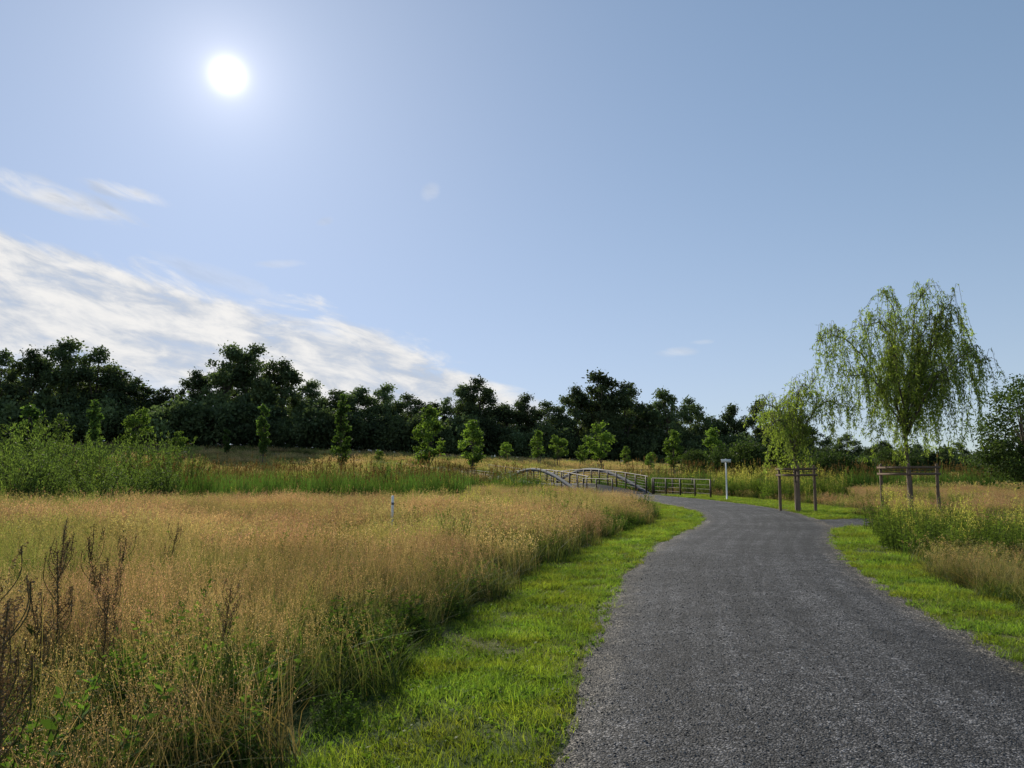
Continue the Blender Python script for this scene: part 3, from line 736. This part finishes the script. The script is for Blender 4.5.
# ------------------------------------------------------------------ sign post, marker post
e=empty('small_sign_post',(11.5,40,0))
mb=MB();tube(mb,[(0,0,-.2),(0,0,1.2),(0,0,2.2),(0,0,2.203)],[.04,.04,.04,.03],8,(.8,.8,.8));obj('post',mb.mesh('post',[M_white]),e)
mb=MB();box(mb,(0,-.055,2.1),(.52,.025,.17),0,(.8,.8,.8));obj('sign_plate',mb.mesh('plate',[M_white]),e)
mb=MB();
for zz in (2.05,2.15): box(mb,(0,-.02,zz),(.13,.05,.02),0,(.3,.3,.3))
obj('brackets',mb.mesh('brackets',[M_steel]),e)
e=empty('white_marker_post',(-2.75,17.2,0))
mb=MB();tube(mb,[(0,0,-.2),(0,0,.6),(.005,0,1.06),(.005,0,1.075)],[.03,.03,.03,.02],8,(.8,.8,.8));obj('post',mb.mesh('marker_post',[M_white]),e)
mb=MB();tube(mb,[(.004,0,.86),(.0045,0,.92)],.0325,8,(.3,.3,.3));obj('band',mb.mesh('band',[M_steel]),e)

# ------------------------------------------------------------------ dock plants
def dock(seed,h):
    g=np.random.default_rng(seed);mb=MB()
    B=np.array([[0,0,0],[.02,.0,h*.5],[.08*g.normal(),.06*g.normal(),h]]);P=catmull(B,6)
    tube(mb,P,np.linspace(.007,.003,len(P)),5,(.12,.10,.05))
    DC=(.14,.105,.06)
    for q in range(9):
        z=g.uniform(.42,.85)*h;a=g.uniform(0,6.28);L=h*g.uniform(.14,.3);b=np.array([np.interp(z,P[:,2],P[:,0]),np.interp(z,P[:,2],P[:,1]),z])
        Q=np.array([b,b+np.array([math.cos(a),math.sin(a),1.5])*L*.35,b+np.array([math.cos(a)*.55,math.sin(a)*.55,1.6])*L*.65]);tube(mb,catmull(Q,4),.0028,4,(.12,.10,.05))
        n=90;u=g.uniform(0.1,1.05,n)[:,None];c=Q[0]*(1-u)+Q[2]*u+g.normal(size=(n,3))*.009
        leaves(mb,c,.014*g.uniform(.6,1.3,n),.009,g.normal(size=(n,3))+np.array([0,0,.6]),np.array(DC)*np.clip(1+.35*g.normal(size=(n,1)),.4,1.8),g)
    n=220;u=g.uniform(.6,1.0,n);c=np.stack([np.interp(u*h,P[:,2],P[:,0]),np.interp(u*h,P[:,2],P[:,1]),u*h],1)+g.normal(size=(n,3))*.010
    leaves(mb,c,.015*g.uniform(.6,1.3,n),.010,g.normal(size=(n,3))+np.array([0,0,.6]),np.array(DC)*np.clip(1+.35*g.normal(size=(n,1)),.4,1.8),g)
    for q in range(8):
        a=g.uniform(0,6.28);d=np.array([[math.cos(a),math.sin(a),.9]]);leaves(mb,d*.12+np.array([[0,0,g.uniform(.02,.4)*h]]),.24,.055,d,(.07,.09,.03),g)
    return mb.mesh('dock',[M_dock])
dk=[dock(1300+q,1.05) for q in range(4)]
for q,(x,y,s) in enumerate([(-2.15,3.2,1.1),(-2.3,3.5,1.05),(-3.0,4.45,1.12),(-2.85,4.8,.95),(-3.25,5.4,1.05),(-2.7,5.0,.85),(-3.6,6.6,1.05),(-3.35,6.4,.9),(-3.8,7.2,.95),(-4.6,7.5,1.05),(-5.2,7.3,1.0),(-3.3,4.7,1.15),(-4.3,9.5,.9),(-2.2,5.6,.8)]):
    obj('curly_dock_plant',dk[q%4],None,(x,y,0),(rng.normal()*.09,rng.normal()*.09,q*1.3),(s,s,s))
obj('mugwort_plant',sh[1],None,(-1.0,13.0,0),(0,0,1),(.24,.24,.38))

# ------------------------------------------------------------------ world
SE,SA=R(27.35),R(-22.1)
sd=Vector((math.cos(SE)*math.sin(SA),math.cos(SE)*math.cos(SA),math.sin(SE)))
w=bpy.data.worlds.new('World');scene.world=w;w.use_nodes=True
nt=w.node_tree;N=nt.nodes;L=nt.links;N.clear()
def V_(v,s):
    if isinstance(v,(int,float)): s.default_value=v
    else: L.new(v,s)
def ma(op,a,b=0,c=None):
    n=N.new('ShaderNodeMath');n.operation=op;V_(a,n.inputs[0]);V_(b,n.inputs[1])
    if c is not None: V_(c,n.inputs[2])
    return n.outputs[0]
def ss_(v,a,b,c=0.,d=1.):
    n=N.new('ShaderNodeMapRange');n.interpolation_type='SMOOTHSTEP';V_(v,n.inputs[0])
    for i,q in enumerate((a,b,c,d)): n.inputs[i+1].default_value=q
    return n.outputs[0]
sky=N.new('ShaderNodeTexSky');sky.sky_type='NISHITA';sky.sun_disc=False;sky.sun_elevation=SE;sky.sun_rotation=SA%(2*math.pi)
sky.air_density=1.0;sky.dust_density=.3;sky.ozone_density=1.0
tc=N.new('ShaderNodeTexCoord');sp=N.new('ShaderNodeSeparateXYZ');L.new(tc.outputs['Generated'],sp.inputs[0])
x_,y_,z_=sp.outputs
az=ma('ARCTAN2',x_,y_);el=ma('ARCSINE',z_)
def comb(a,b,c=0.):
    n=N.new('ShaderNodeCombineXYZ');V_(a,n.inputs[0]);V_(b,n.inputs[1]);V_(c,n.inputs[2]);return n.outputs[0]
def noise(v,s,d=6,r=.55,dist=0):
    n=N.new('ShaderNodeTexNoise');L.new(v,n.inputs['Vector']);n.inputs['Scale'].default_value=s;n.inputs['Detail'].default_value=d;n.inputs['Roughness'].default_value=r;n.inputs['Distortion'].default_value=dist;return n.outputs['Fac']
tl_=ma('ADD',el,ma('MULTIPLY',az,.22))
cv=comb(ma('MULTIPLY',az,6.5),ma('MULTIPLY',tl_,20.))
n1=noise(cv,1.0,8,.60,.5)
n2=noise(comb(ma('MULTIPLY',az,17.),ma('MULTIPLY',tl_,44.),3.1),1.0,7,.6,.5)
etop=ma('MINIMUM',ma('SUBTRACT',.151,ma('MULTIPLY',az,.203)),ma('SUBTRACT',.115,ma('MULTIPLY',az,.39)))
ebot=ma('SUBTRACT',.030,ma('MULTIPLY',az,.13))
dtop=ma('ADD',ma('SUBTRACT',etop,el),ma('MULTIPLY',ma('SUBTRACT',n1,.5),.15))
dbot=ma('ADD',ma('SUBTRACT',el,ebot),ma('MULTIPLY',ma('SUBTRACT',n1,.5),.07))
bank=ma('MULTIPLY',ss_(dtop,-.004,.030),ss_(dbot,-.03,.04))
bank=ma('MULTIPLY',bank,ss_(ma('ADD',n1,ma('MULTIPLY',n2,.45)),.42,.74,.42,.95))
mask=bank
def wisp(a0,e0,ra,re,tilt,op):
    global mask
    u=ma('SUBTRACT',az,a0);v=ma('SUBTRACT',ma('SUBTRACT',el,e0),ma('MULTIPLY',u,tilt))
    q=ma('ADD',ma('POWER',ma('ABSOLUTE',ma('DIVIDE',u,ra)),2),ma('POWER',ma('ABSOLUTE',ma('DIVIDE',v,re)),2))
    q=ma('ADD',q,ma('MULTIPLY',ma('SUBTRACT',n2,.5),3.4))
    mask=ma('MAXIMUM',mask,ss_(q,1.2,-.4,0.,op))
wisp(-.57,.309,.10,.016,-.20,.9);wisp(-.495,.326,.055,.010,-.12,.85);wisp(-.115,.365,.016,.013,.3,.3)
wisp(-.255,.32,.012,.006,.3,.3);wisp(-.31,.262,.035,.006,.1,.35);wisp(.22,.153,.028,.007,0,.4);wisp(-.37,.235,.10,.014,-.25,.35);wisp(.255,.165,.018,.004,0,.35)
dp=N.new('ShaderNodeVectorMath');dp.operation='DOT_PRODUCT';L.new(tc.outputs['Generated'],dp.inputs[0]);dp.inputs[1].default_value=sd
an=ma('ARCCOSINE',ma('MINIMUM',dp.outputs['Value'],1.0))
q_=ma('DIVIDE',an,.0165)
disc=ma('MULTIPLY',ma('EXPONENT',ma('MULTIPLY',ma('MULTIPLY',q_,q_),-1.)),1.1)
halo=ma('ADD',ma('MULTIPLY',ma('EXPONENT',ma('MULTIPLY',an,-22.)),.42),ma('MULTIPLY',ma('EXPONENT',ma('MULTIPLY',an,-4.)),.07))
sep=N.new('ShaderNodeSeparateXYZ');L.new(sky.outputs[0],sep.inputs[0])
def sh_(c,gain,k): 
    c=ma('MULTIPLY',c,gain);return ma('DIVIDE',c,ma('ADD',1.,ma('MULTIPLY',c,k)))
hz=ma('EXPONENT',ma('MULTIPLY',ma('MAXIMUM',el,0.),-5.))
STR=.10
sk=comb(ma('ADD',sh_(sep.outputs[0],2.0,.175),ma('MULTIPLY',hz,1.5)),ma('ADD',sh_(sep.outputs[1],2.2,.13),ma('MULTIPLY',hz,1.4)),ma('ADD',sh_(sep.outputs[2],2.0,.075),ma('MULTIPLY',hz,.9)))
cc=N.new('ShaderNodeMix');cc.data_type='RGBA';cc.inputs[6].default_value=(.52,.58,.68,1);cc.inputs[7].default_value=(.97,.95,.92,1)
L.new(ss_(ma('ADD',ma('MULTIPLY',n1,.55),ma('MULTIPLY',n2,.45)),.37,.60),cc.inputs[0])
csc=N.new('ShaderNodeVectorMath');csc.operation='SCALE';L.new(cc.outputs[2],csc.inputs[0]);csc.inputs['Scale'].default_value=1/STR*.93
mx=N.new('ShaderNodeMix');mx.data_type='RGBA';L.new(mask,mx.inputs[0]);L.new(sk,mx.inputs[6]);L.new(csc.outputs[0],mx.inputs[7])
hs_=N.new('ShaderNodeVectorMath');hs_.operation='SCALE';hs_.inputs[0].default_value=(1/STR,.90/STR,.84/STR);L.new(ma('ADD',disc,halo),hs_.inputs['Scale'])
ad=N.new('ShaderNodeVectorMath');ad.operation='ADD';L.new(mx.outputs[2],ad.inputs[0]);L.new(hs_.outputs[0],ad.inputs[1])
bg=N.new('ShaderNodeBackground');bg.inputs['Strength'].default_value=STR;L.new(ad.outputs[0],bg.inputs['Color'])
wo=N.new('ShaderNodeOutputWorld');L.new(bg.outputs[0],wo.inputs[0])

sl=bpy.data.lights.new('sun','SUN');sl.energy=5.0;sl.angle=R(.5);sl.color=(1,.92,.78)
so=bpy.data.objects.new('sun',sl);root.objects.link(so);so.rotation_euler=sd.to_track_quat('Z','Y').to_euler()
cam=bpy.data.cameras.new('camera');cam.lens=26.0;cam.sensor_width=36;cam.clip_end=5000;cam.clip_start=.05
co=bpy.data.objects.new('camera',cam);root.objects.link(co);co.location=(0,0,1.7);co.rotation_euler=(R(96.5),0,0)
scene.camera=co
scene.view_settings.view_transform='Standard';scene.view_settings.look='None';scene.view_settings.exposure=0
